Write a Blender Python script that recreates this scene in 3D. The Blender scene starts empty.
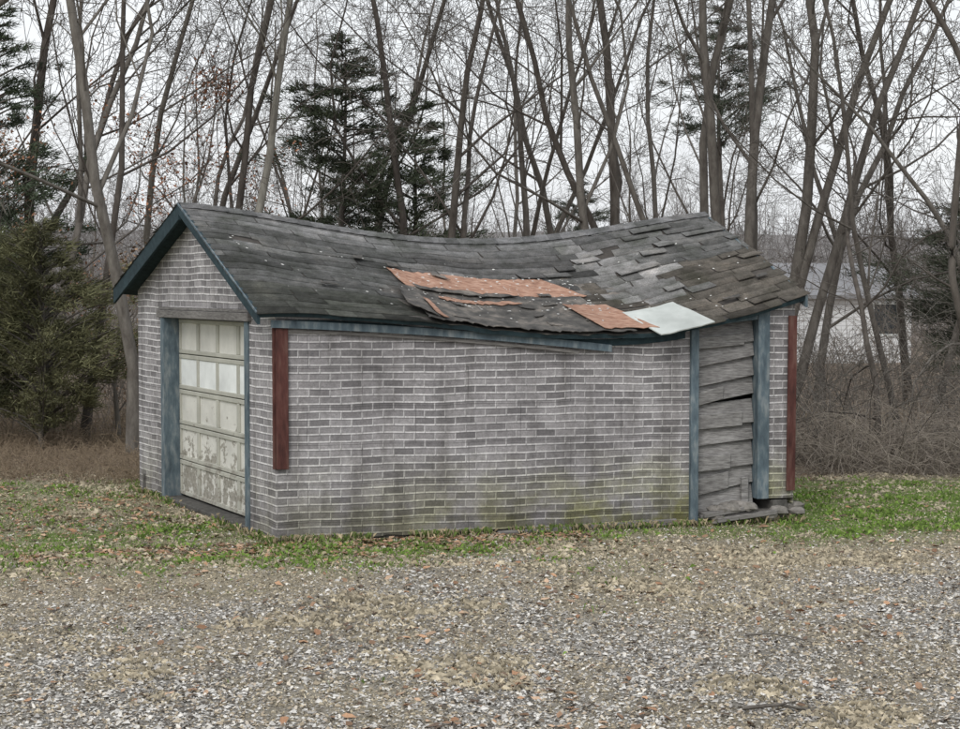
import bpy, math, random
import numpy as np
from mathutils import Vector, Matrix
random.seed(7); rs=np.random.RandomState(11)
S=bpy.context.scene
COL=S.collection

# ---------------------------------------------------------------- noise
_perm=rs.rand(256,256)
def vnoise(x,y):
    x=np.asarray(x,float);y=np.asarray(y,float)
    xi=np.floor(x).astype(int);yi=np.floor(y).astype(int)
    fx=x-xi;fy=y-yi;fx=fx*fx*(3-2*fx);fy=fy*fy*(3-2*fy)
    a=_perm[xi%256,yi%256];b=_perm[(xi+1)%256,yi%256];c=_perm[xi%256,(yi+1)%256];d=_perm[(xi+1)%256,(yi+1)%256]
    return (a*(1-fx)+b*fx)*(1-fy)+(c*(1-fx)+d*fx)*fy
def fbm(x,y,o=4):
    s=0;a=.5;t=0
    for i in range(o):
        s=s+a*vnoise(x*2**i+17*i,y*2**i+31*i);t+=a;a*=.5
    return s/t
def sm(a,b,x):
    t=np.clip((x-a)/(b-a),0,1);return t*t*(3-2*t)

# ---------------------------------------------------------------- materials
def newmat(name,rough=.85):
    m=bpy.data.materials.new(name);m.use_nodes=True
    nt=m.node_tree;b=nt.nodes['Principled BSDF'];b.inputs['Roughness'].default_value=rough
    b.inputs['Specular IOR Level'].default_value=.25
    return m,nt,b
def noise(nt,scale,detail=6,rough=.6,vec=None,vs=None):
    n=nt.nodes.new('ShaderNodeTexNoise');n.inputs['Scale'].default_value=scale
    n.inputs['Detail'].default_value=detail;n.inputs['Roughness'].default_value=rough
    if vec is None:
        g=nt.nodes.new('ShaderNodeNewGeometry');vec=g.outputs['Position']
    if vs is not None:
        mp=nt.nodes.new('ShaderNodeMapping');mp.inputs['Scale'].default_value=vs
        nt.links.new(vec,mp.inputs['Vector']);vec=mp.outputs['Vector']
    nt.links.new(vec,n.inputs['Vector'])
    return n.outputs['Fac']
def ramp(nt,fac,stops):
    r=nt.nodes.new('ShaderNodeValToRGB');e=r.color_ramp.elements
    while len(e)<len(stops): e.new(.5)
    for i,(p,c) in enumerate(stops):
        e[i].position=p;e[i].color=(*c,1)
    nt.links.new(fac,r.inputs['Fac']);return r.outputs['Color']
def mix(nt,fac,a,b,mode='MIX'):
    m=nt.nodes.new('ShaderNodeMix');m.data_type='RGBA';m.blend_type=mode
    for s,v in ((m.inputs[0],fac),(m.inputs[6],a),(m.inputs[7],b)):
        if isinstance(v,(int,float)): s.default_value=v
        elif isinstance(v,tuple): s.default_value=(*v,1)
        else: nt.links.new(v,s)
    return m.outputs[2]
def bump(nt,b,h,st=.4,d=.01):
    n=nt.nodes.new('ShaderNodeBump');n.inputs['Strength'].default_value=st;n.inputs['Distance'].default_value=d
    nt.links.new(h,n.inputs['Height']);nt.links.new(n.outputs['Normal'],b.inputs['Normal'])
def setc(nt,b,c): nt.links.new(c,b.inputs['Base Color'])

def simple(name,c1,c2,scale=8,vs=None,rough=.85,bs=.3,bd=.01,c3=None):
    m,nt,b=newmat(name,rough)
    f=noise(nt,scale,8,.65,vs=vs)
    st=[(.3,c1),(.7,c2)]
    if c3: st=[(.3,c1),(.5,c2),(.68,c3)]
    c=ramp(nt,f,st)
    g=noise(nt,1.3,3);c=mix(nt,.5,c,ramp(nt,g,[(.3,(.55,.55,.55)),(.7,(1.3,1.3,1.3))]),'MULTIPLY')
    setc(nt,b,c);bump(nt,b,f,bs,bd);return m
def vcolmat(name,scale=60,rough=.85,amp=.35):
    m,nt,b=newmat(name,rough)
    a=nt.nodes.new('ShaderNodeAttribute');a.attribute_name='Col'
    f=noise(nt,scale,4,.7)
    c=mix(nt,1.0,a.outputs['Color'],ramp(nt,f,[(.3,(1-amp,)*3),(.7,(1+amp,)*3)]),'MULTIPLY')
    if name=='asphalt_shingles':
        g=noise(nt,2.3,6,.65);c=mix(nt,.9,c,ramp(nt,g,[(.32,(.52,.55,.48)),(.52,(1,1,1)),(.70,(1.5,1.45,1.38))]),'MULTIPLY')
        g=noise(nt,9,5,.7);c=mix(nt,.8,c,ramp(nt,g,[(.35,(.62,.63,.60)),(.65,(1.32,1.32,1.32))]),'MULTIPLY')
    setc(nt,b,c);return m

def brickmat(name,dark):
    m,nt,b=newmat(name,.9)
    uv=nt.nodes.new('ShaderNodeUVMap')
    nn=nt.nodes.new('ShaderNodeTexNoise');nn.inputs['Scale'].default_value=1.1;nn.inputs['Detail'].default_value=2
    nt.links.new(uv.outputs[0],nn.inputs['Vector'])
    w=nt.nodes.new('ShaderNodeVectorMath');w.operation='MULTIPLY_ADD'
    nt.links.new(nn.outputs['Color'],w.inputs[0]);w.inputs[1].default_value=(.04,.06,0);nt.links.new(uv.outputs[0],w.inputs[2])
    def br(off,ms,c1,c2,cm,bw=.218,rh=.0785,smooth=.25):
        a=nt.nodes.new('ShaderNodeVectorMath');a.operation='ADD';a.inputs[1].default_value=(off[0]+10,off[1]+10,0)
        nt.links.new(w.outputs[0],a.inputs[0])
        t=nt.nodes.new('ShaderNodeTexBrick');t.inputs['Scale'].default_value=1
        t.inputs['Brick Width'].default_value=bw;t.inputs['Row Height'].default_value=rh
        t.inputs['Mortar Size'].default_value=ms;t.inputs['Mortar Smooth'].default_value=smooth
        t.inputs['Color1'].default_value=(*c1,1);t.inputs['Color2'].default_value=(*c2,1);t.inputs['Mortar'].default_value=(*cm,1)
        t.inputs['Bias'].default_value=0
        nt.links.new(a.outputs[0],t.inputs['Vector']);return t
    k=dark
    base=br((0,0),.0098,(.160*k,.155*k,.160*k),(.295*k,.287*k,.294*k),(.54*k,.535*k,.54*k),smooth=.5)
    sh=br((-.003,.012),.0045,(0,0,0),(0,0,0),(1,1,1))
    shm=nt.nodes.new('ShaderNodeMath');shm.operation='MULTIPLY';shm.inputs[1].default_value=.6;nt.links.new(sh.outputs['Fac'],shm.inputs[0])
    c=mix(nt,shm.outputs[0],base.outputs['Color'],(.06*k,.058*k,.06*k))
    seam=br((0.3,0.02),.003,(0,0,0),(0,0,0),(1,1,1),bw=1.12,rh=.392,smooth=0)
    sf=nt.nodes.new('ShaderNodeMath');sf.operation='MULTIPLY';sf.inputs[1].default_value=.6;nt.links.new(seam.outputs['Fac'],sf.inputs[0])
    c=mix(nt,sf.outputs[0],c,(.06,.057,.06))
    g=noise(nt,150,2,.8);c=mix(nt,.8,c,ramp(nt,g,[(.3,(.6,.6,.6)),(.7,(1.38,1.38,1.38))]),'MULTIPLY')
    g5=noise(nt,24,4,.7);c=mix(nt,.7,c,ramp(nt,g5,[(.3,(.68,.68,.68)),(.7,(1.28,1.28,1.28))]),'MULTIPLY')
    g2=noise(nt,1.4,6,.6);c=mix(nt,.9,c,ramp(nt,g2,[(.3,(.66,.65,.65)),(.5,(.98,.97,.97)),(.72,(1.25,1.25,1.25))]),'MULTIPLY')
    g3=noise(nt,3,5,.6,vs=(1.6,1.6,.22));c=mix(nt,.7,c,ramp(nt,g3,[(.33,(.6,.59,.57)),(.5,(1,1,1))]),'MULTIPLY')
    geo=nt.nodes.new('ShaderNodeNewGeometry');sx=nt.nodes.new('ShaderNodeSeparateXYZ');nt.links.new(geo.outputs['Position'],sx.inputs[0])
    mr=nt.nodes.new('ShaderNodeMapRange');mr.inputs['From Min'].default_value=.85;mr.inputs['From Max'].default_value=.1
    nt.links.new(sx.outputs['Z'],mr.inputs['Value'])
    mx=nt.nodes.new('ShaderNodeMapRange');mx.inputs['From Min'].default_value=-2.2;mx.inputs['From Max'].default_value=1.8
    mx.inputs['To Min'].default_value=.25;nt.links.new(sx.outputs['X'],mx.inputs['Value'])
    g4=noise(nt,2.6,5,.6);r4=ramp(nt,g4,[(.36,(0,0,0)),(.58,(1,1,1))])
    mm=nt.nodes.new('ShaderNodeMath');mm.operation='MULTIPLY';nt.links.new(mr.outputs[0],mm.inputs[0]);nt.links.new(r4,mm.inputs[1])
    m3=nt.nodes.new('ShaderNodeMath');m3.operation='MULTIPLY';nt.links.new(mm.outputs[0],m3.inputs[0]);nt.links.new(mx.outputs[0],m3.inputs[1])
    c=mix(nt,m3.outputs[0],c,mix(nt,1.0,c,(.72,.74,.34),'MULTIPLY'))
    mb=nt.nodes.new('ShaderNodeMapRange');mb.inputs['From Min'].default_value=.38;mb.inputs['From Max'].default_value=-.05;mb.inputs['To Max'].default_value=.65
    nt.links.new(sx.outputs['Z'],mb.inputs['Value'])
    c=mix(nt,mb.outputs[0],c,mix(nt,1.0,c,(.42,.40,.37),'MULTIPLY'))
    setc(nt,b,c)
    h=mix(nt,.5,base.outputs['Fac'],g,'ADD')
    bump(nt,b,h,-.25,.004);return m

M={}
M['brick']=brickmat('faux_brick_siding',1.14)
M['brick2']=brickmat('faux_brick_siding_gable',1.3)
M['teal']=simple('teal_paint_weathered',(.06,.082,.10),(.115,.155,.18),14,vs=(1,1,.3),c3=(.24,.27,.28))
M['tealdark']=simple('teal_paint_dark',(.018,.032,.040),(.04,.07,.082),14)
M['red']=simple('red_brown_board',(.045,.02,.018),(.105,.042,.036),16,vs=(1,1,.2),c3=(.15,.085,.07))
M['wood']=simple('weathered_wood',(.095,.09,.088),(.225,.22,.215),9,vs=(1,1,8),bs=.7,c3=(.34,.335,.325))
M['woodv']=simple('weathered_header_wood',(.10,.095,.09),(.26,.25,.24),10,vs=(1,1,6),bs=.5)
M['found']=simple('foundation',(.05,.048,.045),(.14,.135,.125),14)
M['dark']=simple('dark_interior',(.01,.01,.01),(.02,.02,.02),4)
M['deck']=simple('roof_deck',(.04,.037,.034),(.09,.08,.072),12)
M['rust']=simple('bare_sheathing',(.18,.095,.065),(.36,.21,.15),7,vs=(1.5,5,1),bs=.4,c3=(.46,.32,.25))
M['felt']=simple('torn_roofing_felt',(.035,.035,.034),(.095,.090,.084),5,bs=.6,c3=(.23,.205,.18))
M['panel']=simple('loose_pale_panel',(.42,.45,.43),(.56,.59,.57),3,bs=.1)
M['stone']=simple('rubble_stone',(.10,.095,.085),(.30,.28,.26),9,bs=.6)
M['shingle']=vcolmat('asphalt_shingles',70,.9,.4)
def doormat(name,cream,thr):
    m,nt,b=newmat(name,.75)
    f=noise(nt,6,9,.72,vs=(1,1,1.3));geo=nt.nodes.new('ShaderNodeNewGeometry');sx=nt.nodes.new('ShaderNodeSeparateXYZ');nt.links.new(geo.outputs['Position'],sx.inputs[0])
    mr=nt.nodes.new('ShaderNodeMapRange');mr.inputs['From Min'].default_value=1.6;mr.inputs['From Max'].default_value=.2
    mr.inputs['To Min'].default_value=-.1;mr.inputs['To Max'].default_value=thr
    nt.links.new(sx.outputs['Z'],mr.inputs['Value'])
    a=nt.nodes.new('ShaderNodeMath');nt.links.new(f,a.inputs[0]);nt.links.new(mr.outputs[0],a.inputs[1])
    msk=ramp(nt,a.outputs[0],[(.57,(0,0,0)),(.6,(1,1,1))])
    g=noise(nt,2.5,5);cc=ramp(nt,g,[(.3,tuple(x*.72 for x in cream)),(.7,cream)])
    f2=noise(nt,25,5);wd=ramp(nt,f2,[(.3,(.20,.19,.16)),(.7,(.42,.40,.35))])
    setc(nt,b,mix(nt,msk,cc,wd));bump(nt,b,msk,-.5,.006);return m
M['door']=doormat('peeling_door_paint',(.50,.50,.44),.07)
M['doorp']=doormat('peeling_panel_paint',(.72,.715,.66),.13)
M['doorw']=simple('painted_glass_white',(.70,.73,.72),(.82,.85,.84),4,bs=.05)

def barkmat(name,c1,c2):
    m,nt,b=newmat(name,.95)
    f=noise(nt,9,6,.7,vs=(1,1,.35));oi=nt.nodes.new('ShaderNodeObjectInfo')
    c=ramp(nt,f,[(.3,c1),(.7,c2)])
    v=ramp(nt,oi.outputs['Random'],[(0,(.7,.67,.65)),(1,(1.25,1.27,1.25))])
    c=mix(nt,1.0,c,v,'MULTIPLY');setc(nt,b,c);bump(nt,b,f,.5,.02);return m
M['bark']=barkmat('bark',(.065,.056,.050),(.175,.16,.145))
M['barkl']=barkmat('bark_pale',(.12,.11,.095),(.26,.245,.22))
M['barkhaze']=barkmat('bark_distant_haze',(.19,.18,.18),(.29,.28,.28))  # distance haze painted into the bark colour: paler and greyer for far trees
M['brush']=barkmat('brush_stems',(.13,.11,.095),(.32,.28,.24))
M['leaf']=vcolmat('foliage',20,.8,.3)
M['litter']=vcolmat('litter',90,.9,.25)

# ---------------------------------------------------------------- mesh helpers
def addobj(name,me,parent=None,loc=None):
    o=bpy.data.objects.new(name,me);COL.objects.link(o)
    if parent: o.parent=parent
    if loc: o.location=loc
    return o
def fastmesh(name,V,F,mat,Cc=None,smooth=False):
    V=np.asarray(V,np.float32);F=np.asarray(F,np.int32)
    me=bpy.data.meshes.new(name);k=F.shape[1]
    me.vertices.add(len(V));me.vertices.foreach_set('co',V.ravel())
    me.loops.add(F.size);me.loops.foreach_set('vertex_index',F.ravel())
    me.polygons.add(len(F));me.polygons.foreach_set('loop_start',np.arange(0,F.size,k,dtype=np.int32))
    if smooth: me.polygons.foreach_set('use_smooth',np.ones(len(F),bool))
    me.update(calc_edges=True)
    if Cc is not None:
        a=me.color_attributes.new('Col','FLOAT_COLOR','POINT')
        c=np.ones((len(V),4),np.float32);c[:,:3]=Cc;a.data.foreach_set('color',c.ravel())
    me.materials.append(mat);return me
class MB:
    def __init__(s): s.v=[];s.f=[];s.m=[];s.uv=[]
    def quadbox(s,c8,mi=0):
        b=len(s.v);s.v+=[tuple(c) for c in c8]
        for f in ((0,3,2,1),(4,5,6,7),(0,1,5,4),(1,2,6,5),(2,3,7,6),(3,0,4,7)):
            s.f.append(tuple(b+i for i in f));s.m.append(mi)
    def obj(s,name,mats,parent=None,bevel=0,smooth=False,uv=None):
        me=bpy.data.meshes.new(name);me.from_pydata(s.v,[],s.f);me.update()
        for m in mats: me.materials.append(m)
        me.polygons.foreach_set('material_index',s.m)
        if smooth: me.polygons.foreach_set('use_smooth',[True]*len(s.f))
        if uv:
            l=me.uv_layers.new(name='UVMap')
            for lp in me.loops: l.data[lp.index].uv=uv[lp.vertex_index]
        o=addobj(name,me,parent)
        if bevel:
            bm=o.modifiers.new('bevel','BEVEL');bm.width=bevel;bm.segments=1
        return o
class Frame:
    def __init__(s,o,e,n): s.o=Vector(o);s.e=Vector(e);s.n=Vector(n)
    def p(s,a,n,z): 
        q=s.o+s.e*a+s.n*n;return (q.x,q.y,z)
    def box(s,mb,s0,s1,n0,n1,z0,z1,mi=0,dz=0,ds=0):
        mb.quadbox([s.p(s0,n0,z0),s.p(s1,n0,z0+dz),s.p(s1,n1,z0+dz),s.p(s0,n1,z0),
                    s.p(s0+ds,n0,z1),s.p(s1+ds,n0,z1+dz),s.p(s1+ds,n1,z1+dz),s.p(s0+ds,n1,z1)],mi)
A=(-2.05,16.0,0);eL=(.964,.2655,0);nL=(.2655,-.964,0);eG=(-.475,.880,0);nG=(-.880,-.475,0)
FL=Frame(A,eL,nL);FG=Frame(A,eG,nG)
LL=5.70;LG=4.77
Bp=FG.p(LG,0,0);Cp=FL.p(LL,0,0)
FB=Frame(Bp,eL,(-nL[0],-nL[1],0));FR=Frame(Cp,eG,(-nG[0],-nG[1],0))

shed=bpy.data.objects.new('abandoned_brick_garage',None);COL.objects.link(shed)

pe=np.polyfit([0,.3,.6,.8,1],[2.27,2.15,2.02,2.13,2.44],4)
pr=np.polyfit([0,.22,.51,.79,1],[3.46,3.27,3.08,3.23,3.43],4)
def ez(u): return float(np.polyval(pe,u))
def rz(u): return float(np.polyval(pr,u))
def lerp(a,b,t): return a+(b-a)*t
def ridgeP(u): return Vector((lerp(-3.36,2.74,u),lerp(18.05,19.73,u),rz(u)))
def eaveP(u): return Vector((lerp(-2.17,3.53,u),lerp(15.82,17.38,u),ez(u)))
def eaveB(u): return Vector((lerp(-4.63,1.18,u),lerp(20.37,21.92,u),2.50-.09*u-.15*math.sin(math.pi*u)))
def R0(u,v,back=False):
    p=ridgeP(u).lerp(eaveB(u) if back else eaveP(u),v)
    p.z+=-.07*math.sin(math.pi*min(max(v,0),1))*math.sin(math.pi*min(max(u,0),1))
    p.z+=.05*(float(fbm(u*7+3,v*3+9,3))-.5)*2*sm(0,.25,v)*sm(0,.1,u)
    return p
def Rf(u,v,off=0,back=False):
    p=R0(u,v,back)
    if off:
        n=(R0(u,v+.03,back)-R0(u,v-.03,back)).cross(R0(u+.02,v,back)-R0(u-.02,v,back))
        n.normalize()
        if n.z<0:n=-n
        p=p+n*off
    return p
def zt_long(s): return ez(min(max((s+.2)/5.95,0),1))+.015
def wallpanel(fr,s0,s1,zb,zt,name,mat,ns=24,nz=10,seed=0,bul=.03):
    mb=MB();uv=[]
    for j in range(nz+1):
        for i in range(ns+1):
            s=lerp(s0,s1,i/ns);b=zb(s);t=zt(s);z=lerp(b,t,j/nz)
            n=bul*(float(fbm(s*.9+seed,z*1.1+seed,3))-.5)*2+.014*(float(vnoise(s*5+seed,z*2.2+1))-.5)
            n*=min(1,min(s-s0,s1-s)*3+.1)
            mb.v.append(fr.p(s,n,z));uv.append((s,z))
    for j in range(nz):
        for i in range(ns):
            a=j*(ns+1)+i;mb.f.append((a,a+1,a+ns+2,a+ns+1));mb.m.append(0)
    return mb.obj(name,[mat],shed,smooth=True,uv=uv)
jag=lambda s:-.05+.05*float(vnoise(s*2.3,4.2))+.02*float(vnoise(s*13,1.2))
wallpanel(FL,0,4.47,jag,zt_long,'long_wall_siding',M['brick'],90,24,3,.04)
wallpanel(FL,5.38,LL,lambda s:.22,zt_long,'long_wall_siding_end',M['brick'],6,10,5)
def gz(t):
    return lerp(2.30,3.37,t/2.385) if t<2.385 else lerp(3.37,2.49,(t-2.385)/2.385)
wallpanel(FG,0,.74,jag,lambda t:2.30,'gable_wall_near',M['brick2'],8,14,8,.015)
wallpanel(FG,3.73,LG,jag,lambda t:2.30,'gable_wall_far',M['brick2'],10,14,9,.015)
wallpanel(FG,0,2.385,lambda t:2.30,gz,'gable_top_near',M['brick2'],12,6,8,.0)
wallpanel(FG,2.385,LG,lambda t:2.30,gz,'gable_top_far',M['brick2'],12,6,8,.0)
wallpanel(FR,0,LG,lambda s:.15,gz,'rear_gable_wall',M['brick2'],12,8,2,.01)
wallpanel(FB,0,LL,lambda s:.15,lambda s:2.3,'back_wall',M['brick'],20,8,2,.02)
mb=MB()
FL.box(mb,.03,4.46,-.25,-.05,-.2,.22);FL.box(mb,4.46,5.66,-.25,-.04,-.2,.10);FG.box(mb,.03,.74,-.25,-.05,-.2,.2);FG.box(mb,3.74,LG-.03,-.25,-.05,-.2,.2)
FR.box(mb,.03,LG-.03,-.25,-.05,-.2,.2);FB.box(mb,.03,LL-.03,-.25,-.05,-.2,.2)
mb.obj('foundation',[M['found']],shed,.01)
mb=MB()
FL.box(mb,4.40,5.45,-.32,-.27,-.05,2.1)
mb.obj('door_backing',[M['dark']],shed)
def roofsheet(back,name):
    mb=MB();nu,nv=48,14;th=.05
    for k,o in ((0,0),(1,-th)):
        for j in range(nv+1):
            for i in range(nu+1):
                mb.v.append(tuple(Rf(i/nu,j/nv,o if o else 1e-6,back)))
    st=(nu+1)*(nv+1)
    for j in range(nv):
        for i in range(nu):
            a=j*(nu+1)+i
            mb.f.append((a,a+nu+1,a+nu+2,a+1));mb.m.append(0)
            mb.f.append((st+a,st+a+1,st+a+nu+2,st+a+nu+1));mb.m.append(1)
    for i in range(nu):
        a=nv*(nu+1)+i;mb.f.append((a,st+a,st+a+1,a+1));mb.m.append(1)
    for j in range(nv):
        for i in (0,nu):
            a=j*(nu+1)+i;mb.f.append((a,a+nu+1,st+a+nu+1,st+a));mb.m.append(1)
    return mb.obj(name,[M['deck'],M['tealdark']],shed)
roofsheet(False,'roof_deck_front');roofsheet(True,'roof_deck_back')
def inpoly(x,y,P):
    c=False;j=len(P)-1
    for i in range(len(P)):
        if (P[i][1]>y)!=(P[j][1]>y) and x<(P[j][0]-P[i][0])*(y-P[i][1])/(P[j][1]-P[i][1])+P[i][0]: c=not c
        j=i
    return c
torn=[(.31,.41),(.61,.42),(.645,.60),(.69,.80),(.78,.84),(.79,1.2),(.265,1.2),(.31,.60)]
def shcol(u,v):
    g=random.gauss(1,.14);c=Vector((.105,.104,.105))
    if u<.35: c=Vector((.092,.093,.093))
    if v<.16: c=Vector((.155,.155,.158))
    if v>.70 and u<.35: c=Vector((.056,.058,.053))
    if u>.66 and v>.45: c=Vector((.102,.092,.081))
    if inpoly(u,v,[(.70,.12),(.79,.10),(.86,.70),(.71,.76)]): c=Vector((.21,.207,.208));g=random.gauss(1,.12)
    if v<.42 and u>.80: c=Vector((.13,.13,.13))
    if random.random()<.05: c=c*1.4
    if random.random()<.07: c=c*.6
    return c*max(.5,g)
V=[];F=[];CC=[]
def shingles(back):
    nr=18
    for r in range(nr):
        v1=(r+1)/nr*1.012;v0=r/nr-.01
        u=-.012-random.random()*.04
        while u<1.008:
            w=.050*random.choice([1,1,2,3,1]) if not back else .1
            if not back and u>.62: w=.05*random.choice([.7,1,1,1.6])
            ua=max(u,-.008);ub=min(u+w-.0012,1.008);u+=w
            if ub-ua<.004: continue
            um=(ua+ub)/2;vm=(v0+v1)/2
            if not back and inpoly(um,vm,torn): continue
            if not back and random.random()<(.055 if um>.6 else .015): continue
            c=shcol(um,vm);big=um>.58
            lift=.009+abs(random.gauss(0,.003))+((.012+random.random()*.022) if random.random()<(.08 if big else .025) else 0)
            dv=random.gauss(0,.003 if big else .0015)+(.012 if random.random()<(.1 if big else .03) else 0);sk=random.gauss(0,.001)*(3 if big else 1)
            ns=max(1,int(round((ub-ua)/.03)))
            for k in range(ns):
                a=lerp(ua,ub,k/ns);b_=lerp(ua,ub,(k+1)/ns);vl=v1+dv
                pts=[Rf(a,v0,.004,back),Rf(b_,v0,.004,back),Rf(b_+sk,vl,lift+random.random()*.003,back),Rf(a+sk,vl,lift,back),
                     Rf(b_+sk,vl,lift-.008,back),Rf(a+sk,vl,lift-.008,back)]
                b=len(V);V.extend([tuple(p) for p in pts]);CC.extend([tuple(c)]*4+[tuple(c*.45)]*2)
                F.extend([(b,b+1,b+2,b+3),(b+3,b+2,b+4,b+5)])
shingles(False)
for i in range(40):
    a=i/40-.004;b_=(i+1)/40+.004
    for bk in (False,True):
        c=Vector((.14,.14,.145))*random.uniform(.75,1.25);b=len(V)
        V.extend([tuple(Rf(a,0,.0,bk)+Vector((0,0,.022))),tuple(Rf(b_,0,0,bk)+Vector((0,0,.032))),tuple(Rf(b_,.05,.030,bk)),tuple(Rf(a,.05,.018,bk))])
        CC.extend([tuple(c)]*4);F.append((b,b+1,b+2,b+3))
random.seed(9)
shingles(True)
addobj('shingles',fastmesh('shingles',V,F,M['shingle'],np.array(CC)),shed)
def patch(name,C4,nu,nv,off,mat,jg=.012,wr=.01,curl=0,seed=0,th=.006):
    mb=MB()
    for j in range(nv+1):
        for i in range(nu+1):
            a=i/nu;b=j/nv
            top=Vector(C4[0]).lerp(Vector(C4[1]),a);bot=Vector(C4[3]).lerp(Vector(C4[2]),a)
            p=top.lerp(bot,b)
            if i in(0,nu): p.x+=jg*random.uniform(-1,1)*.6
            if j in(0,nv): p.y+=jg*random.uniform(-1,1)*2
            o=off+wr*(float(fbm(p.x*30+seed,p.y*12+seed,3)))*2+curl*max(0,b-.6)**2*6+curl*.6*max(0,.12-a)*6
            mb.v.append(tuple(Rf(p.x,p.y,o)))
    for j in range(nv):
        for i in range(nu):
            a=j*(nu+1)+i;mb.f.append((a,a+nu+1,a+nu+2,a+1));mb.m.append(0)
    o=mb.obj(name,[mat],shed)
    so=o.modifiers.new('thick','SOLIDIFY');so.thickness=th;so.offset=-1
    return o
patch('underlayment',[(.28,.39),(.66,.39),(.84,.80),(.27,.74)],30,8,.004,M['felt'],.01,.002,0,2)
patch('underlayment_low',[(.262,.74),(.80,.78),(.80,1.0),(.262,1.0)],34,8,.004,M['felt'],.006,.002,0,2)
patch('bare_sheathing_upper',[(.312,.395),(.60,.41),(.655,.60),(.325,.575)],40,6,.030,M['rust'],.004,.004,0,5)
patch('felt_sheet',[(.325,.575),(.64,.61),(.668,1.015),(.285,1.015)],60,16,.034,M['felt'],.004,.008,.016,8)
patch('felt_strip_left',[(.30,.58),(.33,.58),(.305,1.01),(.268,.9)],5,12,.045,M['felt'],.005,.010,.04,12)
patch('felt_curl',[(.33,.56),(.50,.58),(.52,.63),(.345,.62)],20,4,.045,M['felt'],.005,.008,.02,22)
patch('bare_sheathing_mid',[(.36,.67),(.50,.68),(.515,.705),(.37,.71)],20,3,.056,M['rust'],.005,.003,.0,25)
patch('bare_sheathing_strip',[(.322,.74),(.330,.74),(.322,1.0),(.309,1.0)],3,10,.06,M['rust'],.002,.004,.02,15)
patch('bare_sheathing_lower',[(.585,.72),(.665,.72),(.712,1.0),(.61,1.0)],10,8,.058,M['rust'],.004,.005,.01,17)
patch('loose_pale_panel',[(.676,.83),(.782,.795),(.812,1.04),(.702,1.07)],12,8,.062,M['panel'],.0008,.0015,.010,31,.012)
for i in range(16):
    u=random.uniform(.03,.97);v=random.uniform(.3,.95)
    if i<7: u=random.uniform(.33,.62);v=random.uniform(.6,.93)
    w_=random.uniform(.012,.035);h_=random.uniform(.025,.05);sk=random.uniform(-.02,.02)
    patch('torn_shingle_scrap',[(u,v),(u+w_,v+sk),(u+w_+sk*.3,v+h_+sk),(u+sk*.3,v+h_)],3,3,.045,M['felt'],.003,.006,.01,i*7)
V=[];F=[];CC=[]
for i in range(230):
    u=random.uniform(.30,.68);v=random.uniform(.42,.8)
    if random.random()<.3: u=random.uniform(.03,.95);v=random.uniform(.3,.95)
    sz=random.uniform(.004,.019);p=Rf(u,v,.068);b=len(V)
    a=random.uniform(0,6)
    d1=(Rf(u+.01,v)-Rf(u,v)).normalized();d2=(Rf(u,v+.02)-Rf(u,v)).normalized()
    for k in range(4):
        t=a+k*1.57;q=p+d1*math.cos(t)*sz*random.uniform(.6,1.4)+d2*math.sin(t)*sz*random.uniform(.6,1.2);V.append(tuple(q))
    CC+= [(.55,.55,.53)]*4;F.append((b,b+1,b+2,b+3))
addobj('roof_flecks',fastmesh('roof_flecks',V,F,M['litter'],np.array(CC)),shed)
def rake(name,u,back,h,th,mat,out,nseg=12,drop=.0):
    mb=MB();e=Vector(eL)*(-1 if u<.5 else 1)
    for i in range(nseg):
        a,b=i/nseg,(i+1)/nseg
        c=[]
        p0=Rf(u,a,0,back);p1=Rf(u,b,0,back)
        for zz in (-h,.009):
            for p,o in ((p0,0),(p1,0),(p1,th),(p0,th)):
                q=p+e*(out+o);c.append((q.x,q.y,q.z+zz-drop))
        mb.quadbox(c)
    return mb.obj(name,[mat],shed)
rake('rake_board_near',0,False,.11,.03,M['tealdark'],.003)
rake('rake_board_far',0,True,.17,.03,M['tealdark'],.003)
rake('rake_board_rear',1,False,.12,.03,M['teal'],.003)
rake('rake_board_rear_back',1,True,.12,.03,M['teal'],.003)
rake('rake_drip_edge',0,False,.012,.012,M['teal'],.034,drop=-.012)
def curvedboard(fr,name,pts,h,n0,n1,mat,nseg=16):
    xs=[p[0] for p in pts];zs=[p[1] for p in pts];co=np.polyfit(xs,zs,len(pts)-1);mb=MB()
    for i in range(nseg):
        a=lerp(xs[0],xs[-1],i/nseg);b=lerp(xs[0],xs[-1],(i+1)/nseg);za=float(np.polyval(co,a));zb=float(np.polyval(co,b))
        mb.quadbox([fr.p(a,n0,za-h),fr.p(b,n0,zb-h),fr.p(b,n1,zb-h),fr.p(a,n1,za-h),fr.p(a,n0,za),fr.p(b,n0,zb),fr.p(b,n1,zb),fr.p(a,n1,za)])
    return mb.obj(name,[mat],shed)
curvedboard(FL,'eave_trim_slipped',[(-.05,2.20),(1.55,2.11),(3.55,1.92)],.075,.045,.075,M['teal'])
curvedboard(FL,'eave_trim_inner',[(.0,2.11),(1.5,2.025),(3.2,1.86)],.03,.03,.043,M['woodv'])
curvedboard(FL,'eave_fascia',[(.1,2.20),(1.6,2.11),(3.6,1.98),(4.4,2.05)],.07,.015,.03,M['tealdark'])
mb=MB()
FL.box(mb,0.0,.125,.025,.05,.70,2.12,ds=.0)
FG.box(mb,-.02,.012,-.02,.03,.70,2.12)
mb.obj('corner_board_red',[M['red']],shed,.004)
mb=MB();FL.box(mb,5.60,5.70,.02,.045,.3,2.22,ds=.01);mb.obj('corner_board_red_rear',[M['red']],shed,.004)
mb=MB()
FL.box(mb,4.465,4.555,-.12,.05,-.03,2.08)
FL.box(mb,5.25,5.385,-.12,.045,.22,2.27)
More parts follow.
